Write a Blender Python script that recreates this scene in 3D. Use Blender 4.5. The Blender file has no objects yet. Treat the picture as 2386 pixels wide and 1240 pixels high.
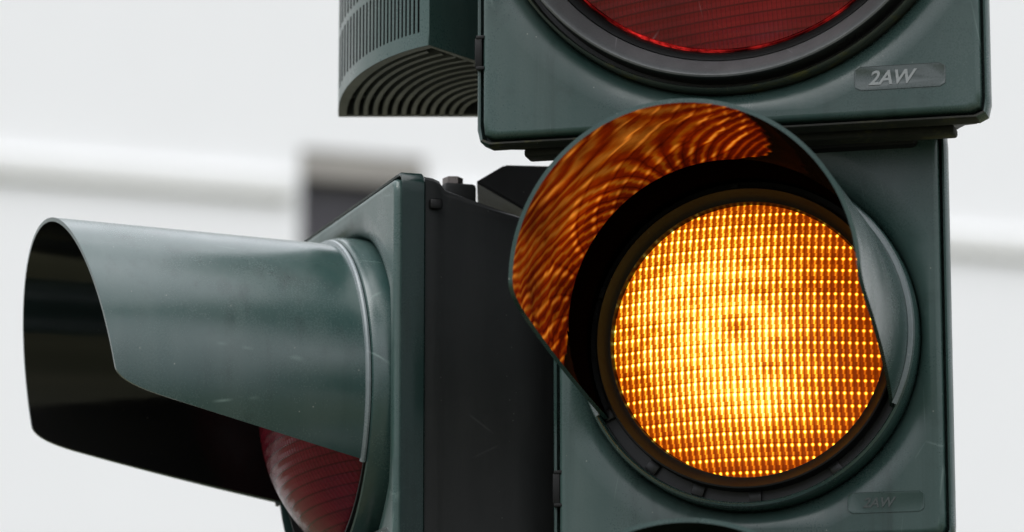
import bpy, bmesh, math, random
from mathutils import Vector, Matrix
random.seed(7)
R = math.radians
sc = bpy.context.scene
col = sc.collection

# ------------------------------------------------------------------ camera
PITCH = R(11.68); F = 10101.0; CAMZ = 1.6            # focal length in pixels of the 2386 px wide photograph
cam = bpy.data.cameras.new('camera'); co = bpy.data.objects.new('camera', cam); col.objects.link(co)
co.location = (0, 0, CAMZ); co.rotation_euler = (R(90) + PITCH, 0, 0)
cam.sensor_width = 36.0; cam.lens = 36.0 * F / 2386.0
cam.clip_start = .1; cam.clip_end = 500
cam.dof.use_dof = True; cam.dof.focus_distance = 3.16; cam.dof.aperture_fstop = 6.5
sc.camera = co
FWD = Vector((0, math.cos(PITCH), math.sin(PITCH))); UP = Vector((0, -math.sin(PITCH), math.cos(PITCH)))
def at(px, py, Y):
    d = FWD + Vector((1, 0, 0)) * ((px - 1193) / F) + UP * ((620 - py) / F)
    return Vector((0, 0, CAMZ)) + d * (Y / d.y)

# ------------------------------------------------------------------ sky, sun, exposure
w = bpy.data.worlds.new('World'); sc.world = w; w.use_nodes = True
nt = w.node_tree; nt.nodes.clear()
SUN_EL, SUN_ROT = R(62), R(213)
sky = nt.nodes.new('ShaderNodeTexSky'); sky.sky_type = 'NISHITA'; sky.sun_disc = False
sky.sun_elevation = SUN_EL; sky.sun_rotation = SUN_ROT
tc = nt.nodes.new('ShaderNodeTexCoord'); sep = nt.nodes.new('ShaderNodeSeparateXYZ')
nt.links.new(tc.outputs['Generated'], sep.inputs[0])
mr = nt.nodes.new('ShaderNodeMapRange'); mr.inputs['From Min'].default_value = 0; mr.inputs['From Max'].default_value = 1
mr.inputs['To Min'].default_value = .18; mr.inputs['To Max'].default_value = 1.75
nt.links.new(sep.outputs['Z'], mr.inputs['Value'])
no = nt.nodes.new('ShaderNodeTexNoise'); no.inputs['Scale'].default_value = 2.2; no.inputs['Detail'].default_value = 4
nt.links.new(tc.outputs['Generated'], no.inputs['Vector'])
m2 = nt.nodes.new('ShaderNodeMapRange'); m2.inputs['From Min'].default_value = .3; m2.inputs['From Max'].default_value = .7
m2.inputs['To Min'].default_value = .55; m2.inputs['To Max'].default_value = 1.35
nt.links.new(no.outputs[0], m2.inputs['Value'])
mu = nt.nodes.new('ShaderNodeMath'); mu.operation = 'MULTIPLY'
nt.links.new(mr.outputs[0], mu.inputs[0]); nt.links.new(m2.outputs[0], mu.inputs[1])
vm = nt.nodes.new('ShaderNodeVectorMath'); vm.operation = 'SCALE'; vm.inputs[0].default_value = (13, 13.3, 13.9)
nt.links.new(mu.outputs[0], vm.inputs['Scale'])
mx = nt.nodes.new('ShaderNodeMix'); mx.data_type = 'RGBA'; mx.inputs['Factor'].default_value = .88
nt.links.new(sky.outputs[0], mx.inputs['A']); nt.links.new(vm.outputs[0], mx.inputs['B'])
bg = nt.nodes.new('ShaderNodeBackground'); bg.inputs['Strength'].default_value = .10
out = nt.nodes.new('ShaderNodeOutputWorld')
nt.links.new(mx.outputs['Result'], bg.inputs['Color']); nt.links.new(bg.outputs[0], out.inputs[0])
sl = bpy.data.lights.new('sun', 'SUN'); so = bpy.data.objects.new('sun', sl); col.objects.link(so)
sl.energy = 1.5; sl.angle = R(50); sl.color = (1, .985, .96)
sd = Vector((math.sin(SUN_ROT) * math.cos(SUN_EL), math.cos(SUN_ROT) * math.cos(SUN_EL), math.sin(SUN_EL)))
so.rotation_euler = sd.to_track_quat('Z', 'Y').to_euler()
sc.view_settings.view_transform = 'Standard'; sc.view_settings.look = 'None'
sc.view_settings.gamma = 1; sc.view_settings.use_curve_mapping = False
sc.view_settings.exposure = 0.27
sc.cycles.max_bounces = 8

# ------------------------------------------------------------------ materials
class N:
    """tiny node helper"""
    def __init__(s, name):
        s.m = bpy.data.materials.new(name); s.m.use_nodes = True; s.t = s.m.node_tree
        s.p = s.t.nodes['Principled BSDF']
        s.tc = s.t.nodes.new('ShaderNodeTexCoord')
    def n(s, typ, **kw):
        x = s.t.nodes.new(typ)
        for k, v in kw.items(): setattr(x, k, v)
        return x
    def l(s, a, b): s.t.links.new(a, b)
    def val(s, sock, v):
        if hasattr(v, 'is_linked') or hasattr(v, 'links'): s.l(v, sock)
        else: sock.default_value = v
    def math(s, op, a, b=0.0, c=0.0, clamp=False):
        x = s.n('ShaderNodeMath', operation=op); x.use_clamp = clamp
        s.val(x.inputs[0], a); s.val(x.inputs[1], b); s.val(x.inputs[2], c)
        return x.outputs[0]
    def noise(s, scale, detail=4, rough=.55, vec=None, stretch=None, out=0):
        x = s.n('ShaderNodeTexNoise'); x.inputs['Scale'].default_value = scale
        x.inputs['Detail'].default_value = detail; x.inputs['Roughness'].default_value = rough
        v = vec or s.tc.outputs['Object']
        if stretch:
            mp = s.n('ShaderNodeMapping'); mp.inputs['Scale'].default_value = stretch[0:3]
            if len(stretch) > 3: mp.inputs['Rotation'].default_value = stretch[3]
            s.l(v, mp.inputs[0]); v = mp.outputs[0]
        s.l(v, x.inputs['Vector'])
        return x.outputs[out]
    def rng(s, v, a, b, c=0.0, d=1.0, smooth=False):
        x = s.n('ShaderNodeMapRange'); s.l(v, x.inputs['Value'])
        if smooth: x.interpolation_type = 'SMOOTHSTEP'
        for k, q in zip(('From Min', 'From Max', 'To Min', 'To Max'), (a, b, c, d)): x.inputs[k].default_value = q
        return x.outputs[0]
    def mix(s, f, a, b):
        x = s.n('ShaderNodeMix', data_type='RGBA'); s.val(x.inputs['Factor'], f)
        for k, v in (('A', a), ('B', b)):
            if isinstance(v, tuple): x.inputs[k].default_value = (*v, 1)
            else: s.l(v, x.inputs[k])
        return x.outputs['Result']
    def bump(s, h, strength, dist=.001, normal=None):
        x = s.n('ShaderNodeBump'); x.inputs['Strength'].default_value = strength; x.inputs['Distance'].default_value = dist
        s.l(h, x.inputs['Height'])
        if normal: s.l(normal, x.inputs['Normal'])
        return x.outputs[0]
    def scratches(s, width=.0028, dens=9.0):
        """thin random hair lines: distance to the edges of big distorted cells, kept only in patches"""
        tot = None
        for k, (sc_, rot) in enumerate(((dens * .8, (0.4, .2, .7)), (dens * 1.3, (1.1, .6, 2.0)))):
            mp = s.n('ShaderNodeMapping'); mp.inputs['Rotation'].default_value = rot
            mp.inputs['Scale'].default_value = (1, .12, .3)
            s.l(s.tc.outputs['Object'], mp.inputs[0])
            v = s.n('ShaderNodeTexVoronoi', feature='DISTANCE_TO_EDGE'); v.inputs['Scale'].default_value = sc_
            s.l(mp.outputs[0], v.inputs['Vector'])
            line = s.rng(v.outputs[0], 0, width, 1, 0)
            pat = s.rng(s.noise(17 + 9 * k, 2), .56, .66, 0, 1)
            q = s.math('MULTIPLY', line, pat)
            tot = q if tot is None else s.math('MAXIMUM', tot, q)
        return tot
    def specks(s, scale=140, r=.09, gate=.86):
        v = s.n('ShaderNodeTexVoronoi'); v.inputs['Scale'].default_value = scale
        s.l(s.tc.outputs['Object'], v.inputs['Vector'])
        dot = s.rng(v.outputs['Distance'], r * .5, r, 1, 0)
        c = s.n('ShaderNodeSeparateColor'); s.l(v.outputs['Color'], c.inputs[0])
        return s.math('MULTIPLY', dot, s.math('GREATER_THAN', c.outputs[0], gate))

def plastic(name, base, alt, dust, rough, moss=0.0, scr=.35, speck=.5, bump=.10, spec=.5, wear=1.0):
    k = N(name); p = k.p
    big = k.rng(k.noise(5, 5), .38, .64, 0, 1)
    streak = k.rng(k.noise(1, 5, .6, stretch=(30, 30, 3)), .42, .72, 0, 1)
    fine = k.noise(700, 2)
    c = k.mix(k.math('MULTIPLY', big, wear), base, alt)
    c = k.mix(k.math('MULTIPLY', streak, .28 * wear), c, dust)
    c = k.mix(k.rng(fine, .35, .7, 0, .14 * wear), c, dust)
    run = k.math('MULTIPLY', k.rng(k.noise(1, 4, .65, stretch=(55, 55, 1.6)), .52, .70, 0, 1), k.rng(k.noise(7, 3), .42, .6, 0, 1))
    c = k.mix(k.math('MULTIPLY', run, .55 * wear), c, tuple(v * .35 for v in base))
    grime = k.rng(k.noise(24, 6, .75), .56, .74, 0, 1)
    c = k.mix(k.math('MULTIPLY', grime, .45 * wear), c, tuple(v * .45 for v in base))
    if moss:
        mm = k.math('MULTIPLY', k.rng(k.noise(38, 5, .7), .55, .68, 0, 1), moss)
        c = k.mix(mm, c, (.13, .12, .025))
    s1 = k.scratches(); c = k.mix(k.math('MULTIPLY', s1, scr), c, tuple(min(1, d * 2.6) for d in dust))
    s2 = k.specks(); c = k.mix(k.math('MULTIPLY', s2, speck), c, (.42, .42, .38))
    k.l(c, p.inputs['Base Color'])
    k.l(k.math('ADD', k.rng(k.noise(14, 5), .3, .7, rough - .07, rough + .10), k.rng(fine, .3, .7, -.03, .05)), p.inputs['Roughness'])
    p.inputs['Specular IOR Level'].default_value = spec
    b = k.bump(k.noise(420, 3), bump, .0006)
    b = k.bump(k.noise(9, 2), .12, .004, b)
    k.l(b, p.inputs['Normal'])
    return k.m

TEAL = plastic('weathered_green_plastic', (.024, .063, .055), (.042, .078, .071), (.10, .13, .12), .29, scr=.3, spec=.6)
TEALV = plastic('glossy_green_visor_plastic', (.017, .052, .048), (.027, .057, .052), (.07, .10, .09), .22, spec=.78, scr=.6, bump=.06, wear=1)
TEALM = plastic('mossy_green_plastic', (.030, .045, .040), (.045, .056, .050), (.12, .12, .08), .42, moss=.75)
DARK = plastic('dark_grey_shell_plastic', (.009, .010, .010), (.013, .014, .014), (.03, .03, .03), .55, scr=.25, speck=.12, spec=.35)
BLACK = plastic('black_rubber', (.005, .005, .005), (.008, .008, .008), (.014, .014, .014), .5, scr=.1, speck=.2, spec=.25)
RING = plastic('black_ring_plastic', (.008, .008, .008), (.012, .012, .012), (.04, .04, .04), .33, scr=.2, speck=.2)
GREYR = plastic('worn_grey_ring_plastic', (.11, .115, .118), (.15, .155, .16), (.3, .3, .3), .34, scr=.3, speck=.2)
VIN = plastic('black_visor_lining', (.007, .007, .007), (.009, .009, .009), (.012, .012, .012), .10, scr=.06, speck=.1, bump=.006, spec=.5, wear=.5)
PRINTW = plastic('white_plate_print', (.6, .6, .6), (.7, .7, .7), (.4, .4, .4), .5)
FAINT = plastic('rubbed_off_print', (.06, .075, .072), (.075, .09, .085), (.08, .09, .09), .5)
VINA = plastic('amber_glow_visor_lining', (.010, .006, .004), (.012, .007, .005), (.016, .010, .007), .045, scr=.05, speck=.1, bump=.0, spec=.55, wear=.5)  # gloss below is tinted orange to paint in the lens's amber reflection
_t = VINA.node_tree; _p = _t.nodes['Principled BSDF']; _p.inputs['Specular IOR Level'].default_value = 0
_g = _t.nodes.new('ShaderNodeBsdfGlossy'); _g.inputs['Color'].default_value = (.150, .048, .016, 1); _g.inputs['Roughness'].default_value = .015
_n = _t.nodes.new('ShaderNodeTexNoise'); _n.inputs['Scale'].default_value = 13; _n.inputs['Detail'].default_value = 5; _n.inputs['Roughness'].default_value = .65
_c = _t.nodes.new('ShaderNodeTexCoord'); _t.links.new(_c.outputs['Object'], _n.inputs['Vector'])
_r = _t.nodes.new('ShaderNodeValToRGB'); _t.links.new(_n.outputs[0], _r.inputs[0])        # dusty film dulls the orange reflection tint in patches
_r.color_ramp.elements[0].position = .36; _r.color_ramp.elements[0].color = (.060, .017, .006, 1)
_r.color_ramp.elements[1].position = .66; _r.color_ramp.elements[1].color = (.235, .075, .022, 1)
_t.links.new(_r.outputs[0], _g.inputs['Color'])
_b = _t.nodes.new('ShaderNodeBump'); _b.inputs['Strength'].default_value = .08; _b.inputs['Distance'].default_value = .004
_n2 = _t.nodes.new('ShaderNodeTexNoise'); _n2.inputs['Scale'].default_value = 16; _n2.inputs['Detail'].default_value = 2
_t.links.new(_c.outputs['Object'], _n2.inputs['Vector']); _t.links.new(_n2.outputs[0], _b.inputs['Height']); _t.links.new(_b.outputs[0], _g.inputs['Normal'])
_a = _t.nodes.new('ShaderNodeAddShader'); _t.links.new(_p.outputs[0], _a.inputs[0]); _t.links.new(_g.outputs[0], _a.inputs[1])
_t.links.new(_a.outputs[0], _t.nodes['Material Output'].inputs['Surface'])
LIPM = plastic('pale_lip_highlight', (.13, .17, .175), (.17, .20, .21), (.3, .31, .31), .28)  # bright highlight along the hood lip, painted as a pale colour
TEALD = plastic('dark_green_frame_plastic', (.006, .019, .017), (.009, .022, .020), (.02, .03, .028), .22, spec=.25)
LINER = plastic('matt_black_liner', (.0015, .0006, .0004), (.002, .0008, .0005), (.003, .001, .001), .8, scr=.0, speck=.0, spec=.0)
MOSS_SHADE = plastic('algae_and_shade_on_underside', (.008, .009, .006), (.012, .012, .006), (.02, .02, .012), .7, moss=.45)  # algae, with the shade under the housing put into the near-black base
GRILLE = plastic('grey_grille_plastic', (.075, .078, .078), (.10, .102, .102), (.17, .17, .16), .42, scr=.2)
PRINT = plastic('pale_worn_print', (.34, .36, .36), (.42, .44, .44), (.2, .22, .22), .5)
STEEL = plastic('dull_bolt_steel', (.20, .18, .17), (.13, .11, .10), (.3, .28, .27), .35); STEEL.node_tree.nodes['Principled BSDF'].inputs['Metallic'].default_value = .7
POLEM = plastic('painted_pole_metal', (.03, .045, .045), (.05, .06, .06), (.1, .1, .1), .4)

def amber_lens():
    k = N('lit_amber_prism_lens')
    s = k.n('ShaderNodeSeparateXYZ'); k.l(k.tc.outputs['Object'], s.inputs[0])
    # slight wobble of the moulded grid
    wob = k.math('MULTIPLY', k.math('SUBTRACT', k.noise(9, 1), .5), .0012)
    wob2 = k.math('MULTIPLY', k.math('SUBTRACT', k.noise(35, 2, stretch=(1, 1, 1, (1, 1, 1))), .5), .0012)
    x = k.math('ADD', s.outputs['X'], wob); z = k.math('ADD', s.outputs['Z'], wob2)
    U = k.math('DIVIDE', x, .00492); V = k.math('DIVIDE', z, .0091)
    fu = k.math('FRACT', k.math('ADD', U, 100)); fv = k.math('FRACT', k.math('ADD', V, 100.3))
    iu = k.math('FLOOR', k.math('ADD', U, 100)); iv = k.math('FLOOR', k.math('ADD', V, 100.3))
    cv = k.n('ShaderNodeCombineXYZ'); k.l(iu, cv.inputs[0]); k.l(iv, cv.inputs[1])
    wn = k.n('ShaderNodeTexWhiteNoise'); k.l(cv.outputs[0], wn.inputs['Vector'])
    rnd = wn.outputs['Value']
    # gaussian helpers
    def gauss(v, c, wd):
        d = k.math('DIVIDE', k.math('SUBTRACT', v, c), wd)
        return k.math('POWER', 2.718, k.math('MULTIPLY', k.math('MULTIPLY', d, d), -1))
    shift = k.math('ADD', .60, k.math('MULTIPLY', k.math('SUBTRACT', fv, .5), .16))
    streak = gauss(fu, shift, .15)
    dot = k.math('MULTIPLY', gauss(fu, .56, .21), gauss(fv, .5, .105))
    vgap = k.rng(k.math('MINIMUM', fu, k.math('SUBTRACT', 1, fu)), 0, .09, .45, 1)
    hline = k.math('SUBTRACT', 1, k.math('MULTIPLY', gauss(fv, .68, .05), .5))
    # how strongly the reflector behind each region lights it up
    dx = k.math('DIVIDE', k.math('ADD', s.outputs['X'], .026), .072); dz = k.math('DIVIDE', k.math('SUBTRACT', s.outputs['Z'], .012), .072)
    hot = k.math('POWER', 2.718, k.math('MULTIPLY', k.math('ADD', k.math('MULTIPLY', dx, dx), k.math('MULTIPLY', dz, dz)), -1))
    # second, diagonal lobe towards the lower right
    ex = k.math('DIVIDE', k.math('SUBTRACT', s.outputs['X'], .014), .045); ez = k.math('DIVIDE', k.math('ADD', s.outputs['Z'], .046), .034)
    hot2 = k.math('MULTIPLY', k.math('POWER', 2.718, k.math('MULTIPLY', k.math('ADD', k.math('MULTIPLY', ex, ex), k.math('MULTIPLY', ez, ez)), -1)), .55)
    fx = k.math('DIVIDE', k.math('ADD', s.outputs['X'], .004), .011); fz = k.math('DIVIDE', k.math('SUBTRACT', s.outputs['Z'], .004), .008)
    dimc = k.math('MULTIPLY', k.math('POWER', 2.718, k.math('MULTIPLY', k.math('ADD', k.math('MULTIPLY', fx, fx), k.math('MULTIPLY', fz, fz)), -1)), .55)
    hot = k.math('ADD', hot, hot2)
    hot = k.math('MULTIPLY', hot, k.math('SUBTRACT', 1, dimc))
    blotch = k.rng(k.noise(28, 3, .6, stretch=(.5, 1, 1.4)), .3, .7, .72, 1.28)
    hot = k.math('MULTIPLY', hot, blotch)
    rowv = k.n('ShaderNodeTexWhiteNoise', noise_dimensions='1D'); k.l(iv, rowv.inputs['W'])
    cell = k.math('ADD', .70, k.math('ADD', k.math('MULTIPLY', rnd, .42), k.math('MULTIPLY', rowv.outputs['Value'], .22)))
    flu = k.math('ADD', k.math('ADD', .33, k.math('MULTIPLY', hot, .12)), k.math('MULTIPLY', streak, k.math('ADD', .62, k.math('MULTIPLY', hot, .75))))
    body = k.math('MULTIPLY', k.math('MULTIPLY', flu, k.math('ADD', .36, k.math('MULTIPLY', hot, 1.65))), k.math('MULTIPLY', vgap, hline))
    I = k.math('ADD', k.math('MULTIPLY', body, cell), k.math('MULTIPLY', dot, k.math('ADD', 1.05, k.math('MULTIPLY', hot, 1.3))))
    ramp = k.n('ShaderNodeValToRGB'); k.l(k.math('MULTIPLY', I, .45), ramp.inputs[0])
    cr = ramp.color_ramp; cr.elements[0].position = 0.0; cr.elements[0].color = (.10, .012, .0, 1)
    cr.elements[1].position = 1.0; cr.elements[1].color = (1, .91, .30, 1)
    for pos, c in ((.10, (.24, .028, .001)), (.20, (.55, .095, .003)), (.33, (.90, .24, .008)), (.46, (1, .47, .02)), (.66, (1, .72, .05))):
        e = cr.elements.new(pos); e.color = (*c, 1)
    k.l(ramp.outputs[0], k.p.inputs['Emission Color'])
    k.l(k.math('ADD', k.math('ADD', .86, k.math('MULTIPLY', I, .16)), k.math('MULTIPLY', dot, 1.9)), k.p.inputs['Emission Strength'])
    k.p.inputs['Base Color'].default_value = (.12, .02, .001, 1); k.p.inputs['Roughness'].default_value = .3; k.p.inputs['Specular IOR Level'].default_value = .15
    h = k.math('ADD', k.math('SINE', k.math('MULTIPLY', fu, 3.1416)), k.math('MULTIPLY', k.math('SINE', k.math('MULTIPLY', fv, 3.1416)), .6))
    k.l(k.bump(h, .5, .0008), k.p.inputs['Normal'])
    return k.m

def unlit_lens(name, base, deep, glow=None, coat=.3):
    k = N(name); s = k.n('ShaderNodeSeparateXYZ'); k.l(k.tc.outputs['Object'], s.inputs[0])
    ang = k.math('ADD', s.outputs['Z'], k.math('MULTIPLY', s.outputs['X'], -.10))
    r1 = k.math('FRACT', k.math('ADD', k.math('DIVIDE', ang, .0075), 100)); r2 = k.math('FRACT', k.math('ADD', k.math('DIVIDE', s.outputs['X'], .0034), 100))
    line = k.math('MAXIMUM', k.rng(k.math('ABSOLUTE', k.math('SUBTRACT', r1, .5)), .36, .5, 0, .8), k.rng(k.math('ABSOLUTE', k.math('SUBTRACT', r2, .5)), .36, .5, 0, .6))
    c = k.mix(k.rng(k.noise(9, 4), .35, .68, 0, 1), base, deep)
    c = k.mix(line, c, tuple(v * .35 for v in deep))
    dust = k.rng(k.noise(1, 5, .6, stretch=(6, 6, 26, (0, .5, 0))), .62, .76, 0, .28)
    c = k.mix(dust, c, (.20, .08, .10))
    c = k.mix(k.math('MULTIPLY', k.scratches(.007, 12), .45), c, (.5, .35, .36))
    k.l(c, k.p.inputs['Base Color'])
    k.l(k.rng(k.noise(12, 4), .3, .7, .14, .34), k.p.inputs['Roughness'])
    k.p.inputs['Coat Weight'].default_value = coat; k.p.inputs['Coat Roughness'].default_value = .08
    h = k.math('ADD', k.math('ABSOLUTE', k.math('SUBTRACT', r1, .5)), k.math('MULTIPLY', k.math('ABSOLUTE', k.math('SUBTRACT', r2, .5)), .5))
    k.l(k.bump(h, .8, .0008), k.p.inputs['Normal'])
    if glow:
        k.l(k.mix(.5, glow, glow), k.p.inputs['Emission Color']); k.p.inputs['Emission Strength'].default_value = 1
    return k.m
AMBER = amber_lens()
REDL = unlit_lens('dark_red_ribbed_lens', (.34, .008, .012), (.16, .004, .008), coat=.10)
REDS = unlit_lens('purple_red_ribbed_lens', (.24, .010, .026), (.10, .004, .012), coat=.08); REDS.node_tree.nodes['Principled BSDF'].inputs['Specular IOR Level'].default_value = .2
GREENL = unlit_lens('dark_green_ribbed_lens', (.004, .06, .04), (.003, .03, .02))
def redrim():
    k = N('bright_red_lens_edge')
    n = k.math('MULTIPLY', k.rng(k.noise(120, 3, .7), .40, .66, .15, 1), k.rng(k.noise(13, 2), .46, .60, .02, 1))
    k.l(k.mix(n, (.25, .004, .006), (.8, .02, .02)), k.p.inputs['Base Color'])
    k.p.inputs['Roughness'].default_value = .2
    k.p.inputs['Emission Color'].default_value = (1, .035, .03, 1)      # patchy red glow put on the edge of the unlit lens
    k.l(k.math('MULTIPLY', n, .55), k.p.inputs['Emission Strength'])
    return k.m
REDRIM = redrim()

# ------------------------------------------------------------------ mesh helpers
def link(name, bm, mats, parent=None, smooth=40, loc=(0, 0, 0)):
    bmesh.ops.recalc_face_normals(bm, faces=bm.faces)
    me = bpy.data.meshes.new(name); bm.to_mesh(me); bm.free()
    for m in (mats if isinstance(mats, (list, tuple)) else [mats]): me.materials.append(m)
    if smooth:
        for p in me.polygons: p.use_smooth = True
        me.set_sharp_from_angle(angle=R(smooth))
    o = bpy.data.objects.new(name, me); col.objects.link(o); o.location = loc
    if parent: o.parent = parent
    return o
def empty(name, loc, rz, label, cat, group=None):
    o = bpy.data.objects.new(name, None); col.objects.link(o); o.location = loc; o.rotation_euler = (0, 0, rz)
    o.empty_display_size = .05; o['label'] = label; o['category'] = cat
    if group: o['group'] = group
    return o
def box(bm, x0, x1, y0, y1, z0, z1, bev=0, seg=2, mat=0):
    r = bmesh.ops.create_cube(bm, size=1)
    for v in r['verts']:
        v.co = Vector(((x0 + x1) / 2 + v.co.x * (x1 - x0), (y0 + y1) / 2 + v.co.y * (y1 - y0), (z0 + z1) / 2 + v.co.z * (z1 - z0)))
    fs = set(f for v in r['verts'] for f in v.link_faces)
    for f in fs: f.material_index = mat
    if bev:
        es = set(e for v in r['verts'] for e in v.link_edges)
        rr = bmesh.ops.bevel(bm, geom=list(es), offset=bev, segments=seg, affect='EDGES', profile=.5)
        for f in rr['faces']: f.material_index = mat
def lathe(bm, prof, n=144, cx=0, cz=0, mats=None, a0=0, a1=360):
    """revolve (r, y) about the local y axis; closed profile"""
    full = abs(a1 - a0) >= 360; m = n if full else n + 1
    rings = []
    for i in range(m):
        a = R(a0 + (a1 - a0) * i / n)
        rings.append([bm.verts.new((cx + r * math.cos(a), y, cz + r * math.sin(a))) for r, y in prof])
    P = len(prof)
    for i in range(n):
        A = rings[i]; B = rings[(i + 1) % m]
        for j in range(P):
            f = bm.faces.new((A[j], B[j], B[(j + 1) % P], A[(j + 1) % P]))
            if mats: f.material_index = mats[j]
    if not full:
        bm.faces.new(rings[0]); bm.faces.new(rings[-1][::-1])
def rect_pts(w, h, r, n):
    """n points round a rounded rectangle by angle, so that they pair with circle points"""
    pts = []
    for i in range(n):
        a = 2 * math.pi * i / n; c, s = math.cos(a), math.sin(a)
        t = min((w / 2) / abs(c) if abs(c) > 1e-9 else 9, (h / 2) / abs(s) if abs(s) > 1e-9 else 9)
        x, z = c * t, s * t
        ix, iz = w / 2 - r, h / 2 - r
        if abs(x) > ix and abs(z) > iz:
            dx, dz = abs(x) - ix, abs(z) - iz; q = math.hypot(dx, dz)
            if q > r: x, z = math.copysign(ix + dx / q * r, x), math.copysign(iz + dz / q * r, z)
        pts.append((x, z))
    return pts
def loft(bm, rings, closed=False, mats=None):
    vr = [[bm.verts.new(p) for p in ring] for ring in rings]
    n = len(rings[0]); k = len(rings)
    for j in range(k if closed else k - 1):
        A, B = vr[j], vr[(j + 1) % k]
        for i in range(n):
            f = bm.faces.new((A[i], A[(i + 1) % n], B[(i + 1) % n], B[i]))
            if mats: f.material_index = mats[j]
    return vr
NN = 240
def door(parent, w, h, cz, y0, rc, lx=0, lz=0):
    """door plate: face dips softly towards the round opening rc"""
    bm = bmesh.new()
    def rr(dw, r, y): return [(x, y0 + y, z + cz) for x, z in rect_pts(w + dw, h + dw, r, NN)]
    lim = [math.hypot(x, z) - .0085 for x, z in rect_pts(w, h, .005, NN)]
    def circ(r, y):
        f = (r - rc) / .026; P = []
        for i in range(NN):
            q = rc + f * max(.0004, min(.026, lim[i] - rc)); a = 2 * math.pi * i / NN
            P.append((lx + q * math.cos(a), y0 + y, cz + lz + q * math.sin(a)))
        return P
    e = rc + .026
    rings = [rr(-.010, .006, .019), rr(0, .006, .018), rr(0, .006, .004), rr(-.0015, .0055, .0016), rr(-.005, .005, .0003), rr(-.008, .005, 0)]
    A = rings[-1]; C = circ(e, 0)
    rings += [[tuple(Vector(a).lerp(Vector(c), t)) for a, c in zip(A, C)] for t in (.02, .35, .7, .98)] + [C, circ(rc + .0220, .0003), circ(rc + .0175, .0010), circ(rc + .013, .0021), circ(rc + .008, .0040), circ(rc + .004, .0065), circ(rc + .001, .011), circ(rc, .016)]
    loft(bm, rings, closed=True)
    return link('door', bm, TEAL, parent)
def tray(parent, w, h, cz, y0, mat=None):
    """frame of the housing round the door, with the dark joint between them"""
    bm = bmesh.new()
    def rr(d, r, y): return [(x, y0 + y, z + cz) for x, z in rect_pts(w + d, h + d, r, NN)]
    rings = [rr(.0050, .007, .0045), rr(.0080, .008, .0038), rr(.0098, .009, .0050), rr(.0100, .009, .021), rr(.0070, .008, .0225), rr(-.02, .007, .0225), rr(-.02, .006, .0200), rr(.0050, .007, .0200)]
    loft(bm, rings, closed=True)
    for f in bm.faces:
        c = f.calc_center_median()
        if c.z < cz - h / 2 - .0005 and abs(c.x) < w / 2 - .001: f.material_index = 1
    return link('door_frame', bm, [mat or TEAL, MOSS_SHADE], parent)
def shell(parent, w, h, cz, y0, depth, tx, tz):
    bm = bmesh.new()
    def rr(dw, dh, r, y): return [(x, y0 + y, z + cz) for x, z in rect_pts(w + dw, h + dh, r, NN)]
    rings = [rr(.002, .006, .004, .0228), rr(.001, .005, .005, .030), rr(-.002, .002, .006, .036),
             rr(-tx * .12 - .002, -tz * .12 - .002, .008, depth * .30), rr(-tx * .7, -tz * .7, .010, depth * .72), rr(-tx, -tz, .012, depth * .97), rr(-tx - .008, -tz - .008, .018, depth)]
    vr = loft(bm, rings); bm.faces.new(vr[-1]); bm.faces.new(vr[0])
    return link('housing', bm, DARK, parent)
def dome(name, parent, r, cz, y_edge, bulge, mat, lx=0, nr=26, na=120):
    bm = bmesh.new()
    Rs = (r * r + bulge * bulge) / (2 * bulge)
    rings = []
    for j in range(1, nr + 1):
        q = r * j / nr; y = -(math.sqrt(Rs * Rs - q * q) - (Rs - bulge))
        rings.append([(q * math.cos(2 * math.pi * i / na), y, q * math.sin(2 * math.pi * i / na)) for i in range(na)])
    rings.append([(x, .006, z) for x, y, z in rings[-1]])
    vr = loft(bm, rings)
    c = bm.verts.new((0, -bulge, 0))
    for i in range(na): bm.faces.new((c, vr[0][(i + 1) % na], vr[0][i]))
    bm.faces.new(vr[-1])
    return link(name, bm, mat, parent, loc=(lx, y_edge, cz))
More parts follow.
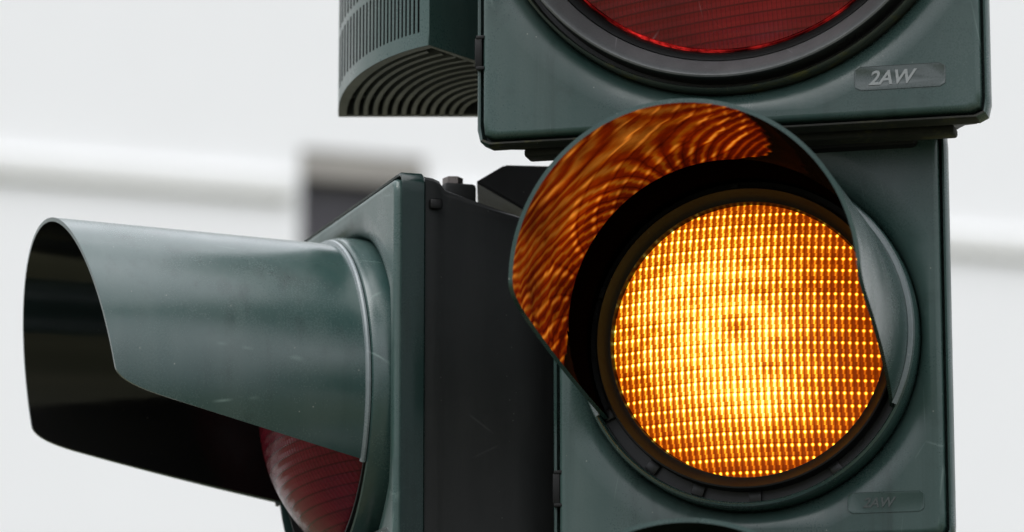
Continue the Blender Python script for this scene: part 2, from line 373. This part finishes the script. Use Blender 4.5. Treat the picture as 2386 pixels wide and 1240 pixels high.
def visor(parent, rb, rf, L, cz, y0, zcut0, zcut1, lfull, th=.003, lx=0, top=.012, sag=0.0, liner=.0, lining=None, kr=.034):
    """tunnel hood: long above, its sides cut slantwise back to the collar"""
    bm = bmesh.new()
    a_end = math.degrees(math.asin(zcut0 / rb))
    angs = [a_end + (90 - a_end) * (i / 110) for i in range(111)]
    angs = angs + [180 - a for a in reversed(angs[:-1])]
    def length(a):
        z = rb * math.sin(R(a))
        full = L + top * max(0, math.sin(R(a)))
        cut = lfull * (z - zcut0) / (zcut1 - zcut0)
        # soft minimum rounds the corner
        k = kr * L / .2
        h = max(0, min(1, .5 + .5 * (full - cut) / k))
        return max(0, full + (cut - full) * h - k * h * (1 - h))
    ns = 40; outer, inner = [], []
    for a in angs:
        l = max(length(a), .0025); ro, ri = [], []
        c, s = math.cos(R(a)), math.sin(R(a))
        for j in range(ns + 1):
            t = j / ns; y = l * t; rad = rb + (rf - rb) * (y / L)
            dz = -sag * y
            ro.append(bm.verts.new((lx + c * rad, y0 - y, cz + dz + s * rad)))
            ri.append(bm.verts.new((lx + c * (rad - th), y0 - y, cz + dz + s * (rad - th))))
        outer.append(ro); inner.append(ri)
    for i in range(len(angs) - 1):
        for j in range(ns):
            bm.faces.new((outer[i][j], outer[i][j + 1], outer[i + 1][j + 1], outer[i + 1][j])).material_index = 0
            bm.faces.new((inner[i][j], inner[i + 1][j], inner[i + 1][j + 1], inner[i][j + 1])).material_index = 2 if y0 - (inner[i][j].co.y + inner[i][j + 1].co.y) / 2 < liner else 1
        bm.faces.new((outer[i][ns], inner[i][ns], inner[i + 1][ns], outer[i + 1][ns])).material_index = 0
        bm.faces.new((outer[i][0], outer[i + 1][0], inner[i + 1][0], inner[i][0])).material_index = 0
    for i in (0, len(angs) - 1):
        for j in range(ns): bm.faces.new((outer[i][j], inner[i][j], inner[i][j + 1], outer[i][j + 1])).material_index = 0
    return link('visor', bm, [TEALV, lining or VIN, LINER], parent, smooth=50)

def lettering(parent, text, size, x, y, z, mat=None, shear=0.0):
    cu = bpy.data.curves.new('lettering', 'FONT'); cu.body = text; cu.size = size; cu.extrude = .0002; cu.shear = shear
    cu.offset = size * .02
    t = bpy.data.objects.new('tmp', cu); col.objects.link(t)
    dg = bpy.context.evaluated_depsgraph_get(); me = bpy.data.meshes.new_from_object(t.evaluated_get(dg))
    bpy.data.objects.remove(t); me.name = 'lettering'; me.materials.clear(); me.materials.append(mat or PRINT)
    o = bpy.data.objects.new('lettering', me); col.objects.link(o); o.parent = parent
    o.location = (x, y, z); o.rotation_euler = (R(90), 0, 0)
    return o
def name_plate(door_ob, x, y, z, w=.062, h=.018, mat=None):
    bm = bmesh.new()
    ring0 = [(px, y, pz + z) for px, pz in rect_pts(w, h, .004, 64)]
    rings = [[(px * a + x, y + d, pz * a + z) for px, pz in rect_pts(w, h, .004, 64)] for a, d in ((1.015, .0010), (1.0, -.0006), (.985, -.0006), (.97, -.0003))]
    vr = loft(bm, rings); bm.faces.new(vr[-1]); bm.faces.new(vr[0])
    p = link('name_plate', bm, mat or PLATE, door_ob)
    return p
PLATE = plastic('name_plate_plastic', (.055, .080, .076), (.068, .088, .084), (.12, .14, .14), .30, spec=.75)

def hinge(parent, x, y, z, h=.023, w=.0055):
    bm = bmesh.new()
    box(bm, x - w / 2, x + w / 2, y - .003, y + .010, z - h / 2, z + h / 2, .0008)
    box(bm, x - w / 2 + .001, x + w / 2 + .002, y - .0035, y + .006, z + h / 2 - .0005, z + h / 2 + .0020, .0004)
    box(bm, x - w / 2 + .001, x + w / 2 + .002, y - .0035, y + .006, z - h / 2 - .0020, z - h / 2 + .0005, .0004)
    return link('hinge', bm, BLACK, parent)

def section200(root, cz, y0, lens_mat, s=1.0, lit=False, vis_kw=None, w=.285, h=.300, lab=None, bulge=.024, hdepth=.15, tx=.05, tz=.05, lens_y=.0, fmat=None):
    sh = shell(root, w, h, cz, y0, hdepth, tx, tz)
    tr = tray(root, w, h, cz, y0, fmat)
    d = door(root, w, h, cz, y0, .126 * s)
    # collar: outer bead, channel with clips, ring that holds the lens
    bm = bmesh.new()
    lathe(bm, [(.1262 * s, y0 + .016), (.1262 * s, y0 - .008), (.1252 * s, y0 - .0120), (.1235 * s, y0 - .0128), (.1222 * s, y0 - .0115), (.1215 * s, y0 - .006), (.1215 * s, y0 + .016)], cz=cz)
    collar = link('collar', bm, TEALV, root)
    bm = bmesh.new()
    lathe(bm, [(.1213 * s, y0 + .012), (.1213 * s, y0 + .004), (.1125 * s, y0 + .004), (.1125 * s, y0 + .012)], cz=cz)
    # clips in the channel
    for a in (206, 232, 251, 272, 303, 338, 20, 95, 160):
        a0 = R(a); r0 = .1168 * s
        m = Matrix.Translation((r0 * math.cos(a0), 0, cz + r0 * math.sin(a0))) @ Matrix.Rotation(-a0, 4, 'Y')
        n0 = len(bm.verts)
        bmx = bmesh.new(); box(bmx, -.0044 * s, .0040 * s, y0 - .0005, y0 + .006, -.0045, .0045, .0008)
        bmx.transform(m); me = bpy.data.meshes.new('t'); bmx.to_mesh(me); bmx.free(); bm.from_mesh(me); bpy.data.meshes.remove(me)
    link('channel', bm, RING, root)
    bm = bmesh.new()
    lathe(bm, [(.1124 * s, y0 + .012), (.1124 * s, y0 - .0095), (.1118 * s, y0 - .0108), (.1106 * s, y0 - .0110), (.1095 * s, y0 - .0095), (.1070 * s, y0 - .0055), (.1036 * s, y0 - .0025), (.1026 * s, y0 - .0022), (.1018 * s, y0 + .002), (.1016 * s, y0 + .012)], cz=cz)
    link('lens_ring', bm, BLACK, root)
    ln = dome('lens', root, .1012 * s, cz, y0 + .004 + lens_y, bulge, lens_mat)
    if lab: ln['label'] = lab
    kw = dict(rb=.1208 * s, rf=.1226 * s, L=.232, zcut0=-.0560 * s, zcut1=-.0120 * s, lfull=.205 * s)
    if vis_kw: kw.update(vis_kw)
    v = visor(root, cz=cz, y0=y0 - .001, **kw)
    # raised lip of the hood where it sits in the collar
    bm = bmesh.new(); rb = kw['rb']; ae = math.degrees(math.asin(kw['zcut0'] / rb))
    lathe(bm, [(rb + .0002, y0 - .013), (rb + .0030, y0 - .0135), (rb + .0036, y0 - .0150), (rb + .0030, y0 - .0165), (rb + .0003, y0 - .0172)], cz=cz, a0=ae + 1, a1=180 - ae - 1, n=160)
    link('lip', bm, LIPM, v)
    return d, ln, v

# ------------------------------------------------------------------ the setting: ground
k = N('grassy_ground'); g = k.noise(.35, 6)
k.l(k.mix(k.rng(g, .42, .58), (.06, .062, .03), (.10, .097, .055)), k.p.inputs['Base Color']); k.p.inputs['Roughness'].default_value = .95
bm = bmesh.new(); bmesh.ops.create_grid(bm, x_segments=8, y_segments=8, size=160)
gr = link('ground', bm, k.m, None, smooth=0); gr['kind'] = 'structure'; gr['label'] = 'olive grassy ground under the signal'

# ------------------------------------------------------------------ pale building far behind
k = N('pale_plaster'); a = k.noise(.6, 6, .6)
k.l(k.mix(k.rng(a, .35, .65), (.91, .91, .92), (.93, .93, .94)), k.p.inputs['Base Color']); k.p.inputs['Roughness'].default_value = .9
k.l(k.bump(k.noise(40, 3), .2, .01), k.p.inputs['Normal']); PLASTER = k.m
def flat(name, c, c2, rough=.7, sc_=3):
    k = N(name); k.l(k.mix(k.rng(k.noise(sc_, 5), .35, .65), c, c2), k.p.inputs['Base Color']); k.p.inputs['Roughness'].default_value = rough; return k.m
COURSE = flat('grey_stone_course', (.83, .83, .82), (.86, .86, .85))
BLIND = flat('beige_blind', (.33, .31, .29), (.38, .36, .33)); GLASSD = flat('dark_window_glass', (.05, .045, .055), (.065, .06, .07), .35)
FRAMEG = flat('dark_window_frame', (.12, .115, .125), (.14, .135, .145))
YB = 30.0
bc = at(1193, 483, YB)                                    # a point of the string course
bld = empty('building', (bc.x, bc.y, 0), R(20.5), 'pale plastered building far behind the signals, out of focus, with one dark window', 'building')
zc = bc.z
# window opening in building coordinates
def bx(px, py):
    """x along the facade and height where the view ray meets the facade"""
    d = at(px, py, 1.0) - Vector((0, 0, CAMZ)); o = Vector((0, 0, CAMZ)) - Vector((bc.x, bc.y, 0))
    c, s = math.cos(R(20.5)), math.sin(R(20.5))
    nrm = Vector((s, -c, 0)); t = -o.dot(nrm) / d.dot(nrm); p = o + d * t
    return p.x * c + p.y * s, p.z
wx0, wz1 = bx(700, 345); wx1, _ = bx(992, 345); wz0 = wz1 - 1.9
bm = bmesh.new()
X0, X1, ZT = -34, 36, 16.0
for (a, b, c, d) in ((X0, wx0, 0, ZT), (wx1, X1, 0, ZT), (wx0, wx1, 0, wz0), (wx0, wx1, wz1, ZT)):
    box(bm, a, b, 0, .35, c, d)
box(bm, X0, X1, 9.65, 10, 0, ZT); box(bm, X0, X0 + .35, .35, 9.65, 0, ZT); box(bm, X1 - .35, X1, .35, 9.65, 0, ZT)
link('wall', bm, PLASTER, bld, smooth=0)
bm = bmesh.new(); box(bm, X0 - .3, X1 + .3, -.3, 10.3, ZT + .002, ZT + .5); link('roof', bm, COURSE, bld, smooth=0)
bm = bmesh.new(); box(bm, X0, wx0 - .06, -.055, -.002, zc - .075, zc + .09, .01); box(bm, wx1 + .06, X1, -.055, -.002, zc - .075, zc + .09, .01)
link('string_course', bm, COURSE, bld, smooth=0)
bm = bmesh.new(); box(bm, wx0, wx1, .12, .20, wz1 - .06, wz1 - .001); box(bm, wx0, wx0 + .06, .12, .20, wz0, wz1 - .062); box(bm, wx1 - .06, wx1, .12, .20, wz0, wz1 - .062); box(bm, wx0 + .062, wx1 - .062, .12, .20, wz0, wz0 + .07)
wd = link('window', bm, FRAMEG, bld, smooth=0)
bm = bmesh.new(); box(bm, wx0 + .061, wx1 - .061, .16, .18, wz0 + .071, wz1 - .061); link('pane', bm, GLASSD, wd, smooth=0)
bm = bmesh.new(); box(bm, wx0 + .002, wx1 - .002, .02, .11, wz1 - .20, wz1 - .002, .01); link('blind', bm, BLIND, wd, smooth=0)

# ------------------------------------------------------------------ main signal head
Y1 = 3.12
o1 = Vector((.1727, Y1, CAMZ + .5902))
h1 = empty('traffic_light', o1, R(-13.96), 'large green traffic light facing the viewer, its round amber lens lit', 'traffic light', None)
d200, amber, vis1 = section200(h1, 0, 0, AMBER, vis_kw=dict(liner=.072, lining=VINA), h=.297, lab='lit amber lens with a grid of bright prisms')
hinge(d200, -.1448, .004, -.105)
pl = name_plate(d200, .100, 0, -.124, w=.056, h=.015, mat=TEAL); lettering(pl, '2AW', .010, .083, -.0006, -.1275, mat=FAINT, shear=.3)
# green section below: only the top of its hood shows
dG, lnG, vG = section200(h1, -.2935, 0, GREENL, h=.281, vis_kw=dict(rf=.1262), lab='unlit dark green lens')
# red 300 mm section above, standing proud of the others
Y3, Z3, W3, H3 = -.066, .3529, .368, .4125
shell(h1, W3, H3, Z3, Y3, .215, .10, .060); tray(h1, W3, H3, Z3, Y3)
d300 = door(h1, W3, H3, Z3, Y3, .1815)
bm = bmesh.new()
lathe(bm, [(.1818, Y3 + .016), (.1818, Y3 + .000), (.1812, Y3 - .003), (.1800, Y3 - .004), (.1790, Y3 - .002), (.1785, Y3 + .016)], cz=Z3, n=200)
link('collar', bm, TEALM, h1)
bm = bmesh.new()
lathe(bm, [(.1784, Y3 + .012), (.1784, Y3 + .0065), (.1752, Y3 + .0065), (.1748, Y3 - .012), (.1742, Y3 - .0142), (.1730, Y3 - .0150), (.1712, Y3 - .0145), (.1685, Y3 - .0120), (.1650, Y3 - .0080), (.1606, Y3 - .0035), (.1596, Y3 - .0022), (.1590, Y3 + .001), (.1588, Y3 + .012)],
      cz=Z3, n=200, mats=[0, 0, 0, 0, 1, 1, 1, 1, 1, 1, 0, 0, 0])
link('lens_ring', bm, [RING, GREYR], h1)
bm = bmesh.new(); lathe(bm, [(.1587, Y3 + .012), (.1587, Y3 - .001), (.1550, Y3 + .000), (.1518, Y3 + .004), (.1516, Y3 + .012)], cz=Z3, n=200)
link('gasket', bm, BLACK, h1)
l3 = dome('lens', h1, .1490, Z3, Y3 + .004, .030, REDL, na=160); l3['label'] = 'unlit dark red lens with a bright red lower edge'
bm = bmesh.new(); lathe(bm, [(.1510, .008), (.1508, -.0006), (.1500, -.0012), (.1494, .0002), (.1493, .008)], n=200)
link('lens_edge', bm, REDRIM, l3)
visor(h1, .1775, .184, .27, Z3, Y3 - .001, -.080, -.025, .25)
hinge(d300, -.1875, Y3 + .004, Z3 - .141, h=.022, w=.0055)
pl = name_plate(d300, .126, Y3, Z3 - .1785, w=.066, h=.0175); lettering(pl, '2AW', .0145, .1030, Y3 - .0006, Z3 - .1835, shear=.3)

bm = bmesh.new(); box(bm, -.132, .124, .026, .13, .1455, .170, .003); box(bm, -.134, .128, -.010, .0255, .1370, .1500, .004)  # connecting neck; the front box is added as black shade over the door top
link('neck_and_shade_strip', bm, BLACK, h1)
bm = bmesh.new(); box(bm, -.160, .160, Y3 + .03, Y3 + .05, Z3 - H3 / 2 - .0085, Z3 - H3 / 2 - .002, .002); link('rail', bm, MOSS_SHADE, h1)
# ------------------------------------------------------------------ left signal head, facing left
S2 = 1.0487
Y2 = Y1 + .16
Y2 = 3.277; o2 = Vector((-.1332, Y2, CAMZ + .5641))
h2 = empty('traffic_light', o2, R(-71.1), 'green traffic light seen from its side at left, long hood over a dark red lens', 'traffic light', None)
VK = dict(sag=.03, L=.207, top=.0256, rf=.1315 * S2, zcut1=-.0068 * S2, lfull=.1897 * S2)
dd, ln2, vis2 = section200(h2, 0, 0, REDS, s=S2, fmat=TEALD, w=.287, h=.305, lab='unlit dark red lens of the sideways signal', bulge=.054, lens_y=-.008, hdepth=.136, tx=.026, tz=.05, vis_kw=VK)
bm = bmesh.new(); lathe(bm, [(.1034, .010), (.1034, -.001), (.1029, -.0018), (.1024, -.001), (.1024, .010)], n=160)
link('lens_edge', bm, REDS, ln2)
pl = name_plate(dd, .104, 0, -.116, w=.056); lettering(pl, '2AW', .013, .086, -.0006, -.1185, mat=PRINTW, shear=.3)
section200(h2, -.322, 0, REDS, s=S2, fmat=TEALD, w=.287, h=.305, lab='lower dark lens of the sideways signal', bulge=.054, lens_y=-.008, hdepth=.136, tx=.026, tz=.05, vis_kw=VK)

# ------------------------------------------------------------------ pole with brackets, hidden behind the main head
pc = at(1780, 803, Y1 + .30)
pole = empty('signal_pole', (pc.x, pc.y, 0), 0, 'dark signal pole behind the large traffic light, with black brackets reaching left', 'pole')
bm = bmesh.new()
lathe(bm, [(.057, 0), (.057, 3.6), (.053, 3.6), (.053, 0)], n=48)
bm.transform(Matrix.Rotation(R(90), 4, 'X'))
link('post', bm, POLEM, pole)
def prism(bm, pts, y0, y1, base):
    a = [bm.verts.new((x, y0, z)) for x, z in pts]; b = [bm.verts.new((x, y1, z)) for x, z in pts]
    bm.faces.new(a); bm.faces.new(b[::-1])
    for i in range(len(pts)): bm.faces.new((a[i], b[i], b[(i + 1) % len(pts)], a[(i + 1) % len(pts)]))
def pxz(px, py, Y): p = at(px, py, Y); return (p.x - pc.x, p.z)
YK = Y2 + .02
bm = bmesh.new()
prism(bm, [pxz(*q, YK) for q in ((1108, 444), (1176, 404), (1300, 408), (1700, 408), (1700, 520), (1240, 520))], YK - .03 - pc.y, YK + .05 - pc.y, None)
bmesh.ops.bevel(bm, geom=list(bm.edges), offset=.0015, segments=2, affect='EDGES')
br = link('bracket', bm, BLACK, pole)

bmz = at(1055, 423, Y2 - .06)
bm = bmesh.new()
def hexbolt(bm, c, r, h):
    vs = [[bm.verts.new((c[0] + q * math.cos(R(60 * i + 12)), c[1] + q * math.sin(R(60 * i + 12)), c[2] + z)) for i in range(6)] for q, z in ((r, -h), (r, h * .8), (r * .85, h))]
    for A, B in zip(vs, vs[1:]):
        for i in range(6): bm.faces.new((A[i], A[(i + 1) % 6], B[(i + 1) % 6], B[i]))
    bm.faces.new(vs[-1]); bm.faces.new(vs[0][::-1])
bml = bmesh.new(); box(bml, .1445, .1475, .026, .036, .130, .138, .002)
link('latch', bml, BLACK, h2)
h2m = Matrix.Translation(o2) @ Matrix.Rotation(R(-71.1), 4, 'Z')
lb = h2m.inverted() @ bmz
hexbolt(bm, lb, .0078, .0028)
link('bolt', bm, STEEL, h2, smooth=30)
bm = bmesh.new()
c = lb
box(bm, c.x - .011, c.x + .011, c.y - .010, c.y + .016, c.z - .020, c.z - .003, .003)
link('bolt_pad', bm, DARK, h2)

# ------------------------------------------------------------------ vented sounder box, top left
YS = Y1 + .03
cA = at(1000, 105, YS)
mm = 1 / 3.20 / 1000                                        # metres per photo pixel at this distance
a_, b_ = .123, .246
snd = empty('sounder_box', (cA.x, cA.y, cA.z), 0, 'green round-fronted vented box with a slotted underside beside the top left of the signal', 'sounder')
ccy = .228; ccx = a_ * math.sqrt(1 - (ccy / b_) ** 2)                                   # ellipse centre relative to the near corner
t0 = math.asin(min(1, (ccy) / b_))                          # angle at the near corner
def ell(t, da=0, db=0): return Vector((ccx - (a_ - da) * math.cos(t), ccy - (b_ - db) * math.sin(t)))
tA = math.asin(ccy / b_)
curve = [ell(tA + (0.0 - tA) * i / 400) for i in range(401)]
# resample by arc length
Ls = [0]
for p, q in zip(curve, curve[1:]): Ls.append(Ls[-1] + (q - p).length)
tot = Ls[-1]
def along(s):
    s = max(0, min(tot, s))
    import bisect
    i = min(len(curve) - 2, max(0, bisect.bisect(Ls, s) - 1))
    f = (s - Ls[i]) / max(1e-9, Ls[i + 1] - Ls[i]); p = curve[i].lerp(curve[i + 1], f)
    d = (curve[i + 1] - curve[i]).normalized(); return p, Vector((d.y, -d.x))   # point and a normal
bm = bmesh.new()
pitch = .0056; slot = .0024; n = int((tot - .016) / pitch)
cuts = [(0, .010, 0)]
s = .010
while True:
    dxs = abs(along(s + .001)[0].x - along(s)[0].x) / .001
    pitch = min(.030, max(.0048, .0029 / max(dxs, .01)))
    if s + pitch > tot - .012: break
    cuts.append((s, s + pitch * .44, 1)); cuts.append((s + pitch * .44, s + pitch, 0)); s += pitch
cuts.append((s, tot, 0))
Z = [0, .0115, .0530, .0590, .1400, .146, .230, .345]
solid_rows = (0, 2, 4, 6)
def wallpt(s, d, z):
    p, nn = along(s)
    # normal must point away from the centre
    if nn.dot(p - Vector((ccx, ccy))) < 0: nn = -nn
    q = p - nn * d
    return (q.x, q.y, z)
def quad(bm, a, b, c, d, m=0):
    f = bm.faces.new([bm.verts.new(v) for v in (a, b, c, d)]); f.material_index = m
DP = .006
for (s0, s1, k_) in cuts:
    steps = 1 if s1 - s0 < .004 else 5
    for q in range(steps):
        u0 = s0 + (s1 - s0) * q / steps; u1 = s0 + (s1 - s0) * (q + 1) / steps
        for r_ in range(7):
            z0, z1 = Z[r_], Z[r_ + 1]
            if k_ == 0 or r_ in solid_rows:
                quad(bm, wallpt(u0, 0, z0), wallpt(u1, 0, z0), wallpt(u1, 0, z1), wallpt(u0, 0, z1), 0)
            else:
                quad(bm, wallpt(u0, DP, z0), wallpt(u1, DP, z0), wallpt(u1, DP, z1), wallpt(u0, DP, z1), 1)
                quad(bm, wallpt(u0, 0, z0), wallpt(u0, DP, z0), wallpt(u0, DP, z1), wallpt(u0, 0, z1), 1)
                quad(bm, wallpt(u1, 0, z0), wallpt(u1, DP, z0), wallpt(u1, DP, z1), wallpt(u1, 0, z1), 1)
                quad(bm, wallpt(u0, 0, z0), wallpt(u1, 0, z0), wallpt(u1, DP, z0), wallpt(u0, DP, z0), 0)
                quad(bm, wallpt(u0, 0, z1), wallpt(u1, 0, z1), wallpt(u1, DP, z1), wallpt(u0, DP, z1), 0)
# remaining sides: near flank, right side, back
XR = 150 * mm; flank = [(0, 0), (XR, .064), (XR, ccy), (curve[-1].x, ccy)]
for (p, q) in zip(flank, flank[1:]):
    quad(bm, (*p, 0), (*q, 0), (*q, Z[-1]), (*p, Z[-1]), 0)
outline = [Vector(p[:2]) for p in (wallpt(tot * i / 60, 0, 0) for i in range(61))] + [Vector((XR, ccy)), Vector((XR, .064))]
top = bm.faces.new([bm.verts.new((p.x, p.y, Z[-1])) for p in outline]); top.material_index = 0
bmesh.ops.remove_doubles(bm, verts=bm.verts, dist=1e-6)
link('casing', bm, [TEAL, BLACK], snd, smooth=25)
# underside: rim, recessed dark floor, arc slats
cen = Vector((.030, .140))
def inset(p, d):
    v = (cen - p); return p + v.normalized() * d
bm = bmesh.new()
o_ = [bm.verts.new((p.x, p.y, -.0002)) for p in outline]; i_ = [bm.verts.new((*inset(p, .0085), -.0002)) for p in outline]; j_ = [bm.verts.new((*inset(p, .0085), .012)) for p in outline]
m_ = len(outline)
for i in range(m_):
    q = (i + 1) % m_
    bm.faces.new((o_[i], o_[q], i_[q], i_[i])).material_index = 0
    bm.faces.new((i_[i], i_[q], j_[q], j_[i])).material_index = 0
bm.faces.new(j_).material_index = 1
def slat(bm, t_a, t_b, da, db, w_, z0, z1, n=40):
    P = []
    for i in range(n + 1):
        t = t_a + (t_b - t_a) * i / n
        a = ell(t, da, db); b = ell(t, da + w_, db + w_ * 1.5)
        if a.x > XR - .004: a.x = XR - .004
        if b.x > XR - .004: b.x = XR - .004
        P.append([bm.verts.new((a.x, a.y, z0)), bm.verts.new((b.x, b.y, z0)), bm.verts.new((b.x, b.y, z1)), bm.verts.new((a.x, a.y, z1))])
    for A, B in zip(P, P[1:]):
        for k_ in range(4): bm.faces.new((A[k_], B[k_], B[(k_ + 1) % 4], A[(k_ + 1) % 4]))
    bm.faces.new(P[0]); bm.faces.new(P[-1][::-1])
for k_ in range(12):
    da = .0125 + k_ * .0076; db = .013 + k_ * .0150
    if a_ - da < .008: break
    # stop at the near flank line
    tt = 1.45 if k_ > 3 else 1.12 + .08 * k_
    slat(bm, .02, tt, da, db, .0036, -.0002, .011)
box(bm, curve[-1].x + .006, XR - .01, ccy - .0500, ccy - .0485, .004, .008)
link('grille', bm, [GRILLE, BLACK], snd, smooth=35)
bm = bmesh.new(); box(bm, XR - .002, XR + .05, ccy - .05, ccy + .02, .12, .17, .004); link('mounting_arm', bm, BLACK, snd)
bm = bmesh.new()
xs = cA.x - pc.x + XR + .04
box(bm, xs, -.045, cA.y + ccy - .045 - pc.y, cA.y + ccy + .015 - pc.y, cA.z + .125, cA.z + .165, .004); link('bracket', bm, BLACK, pole)
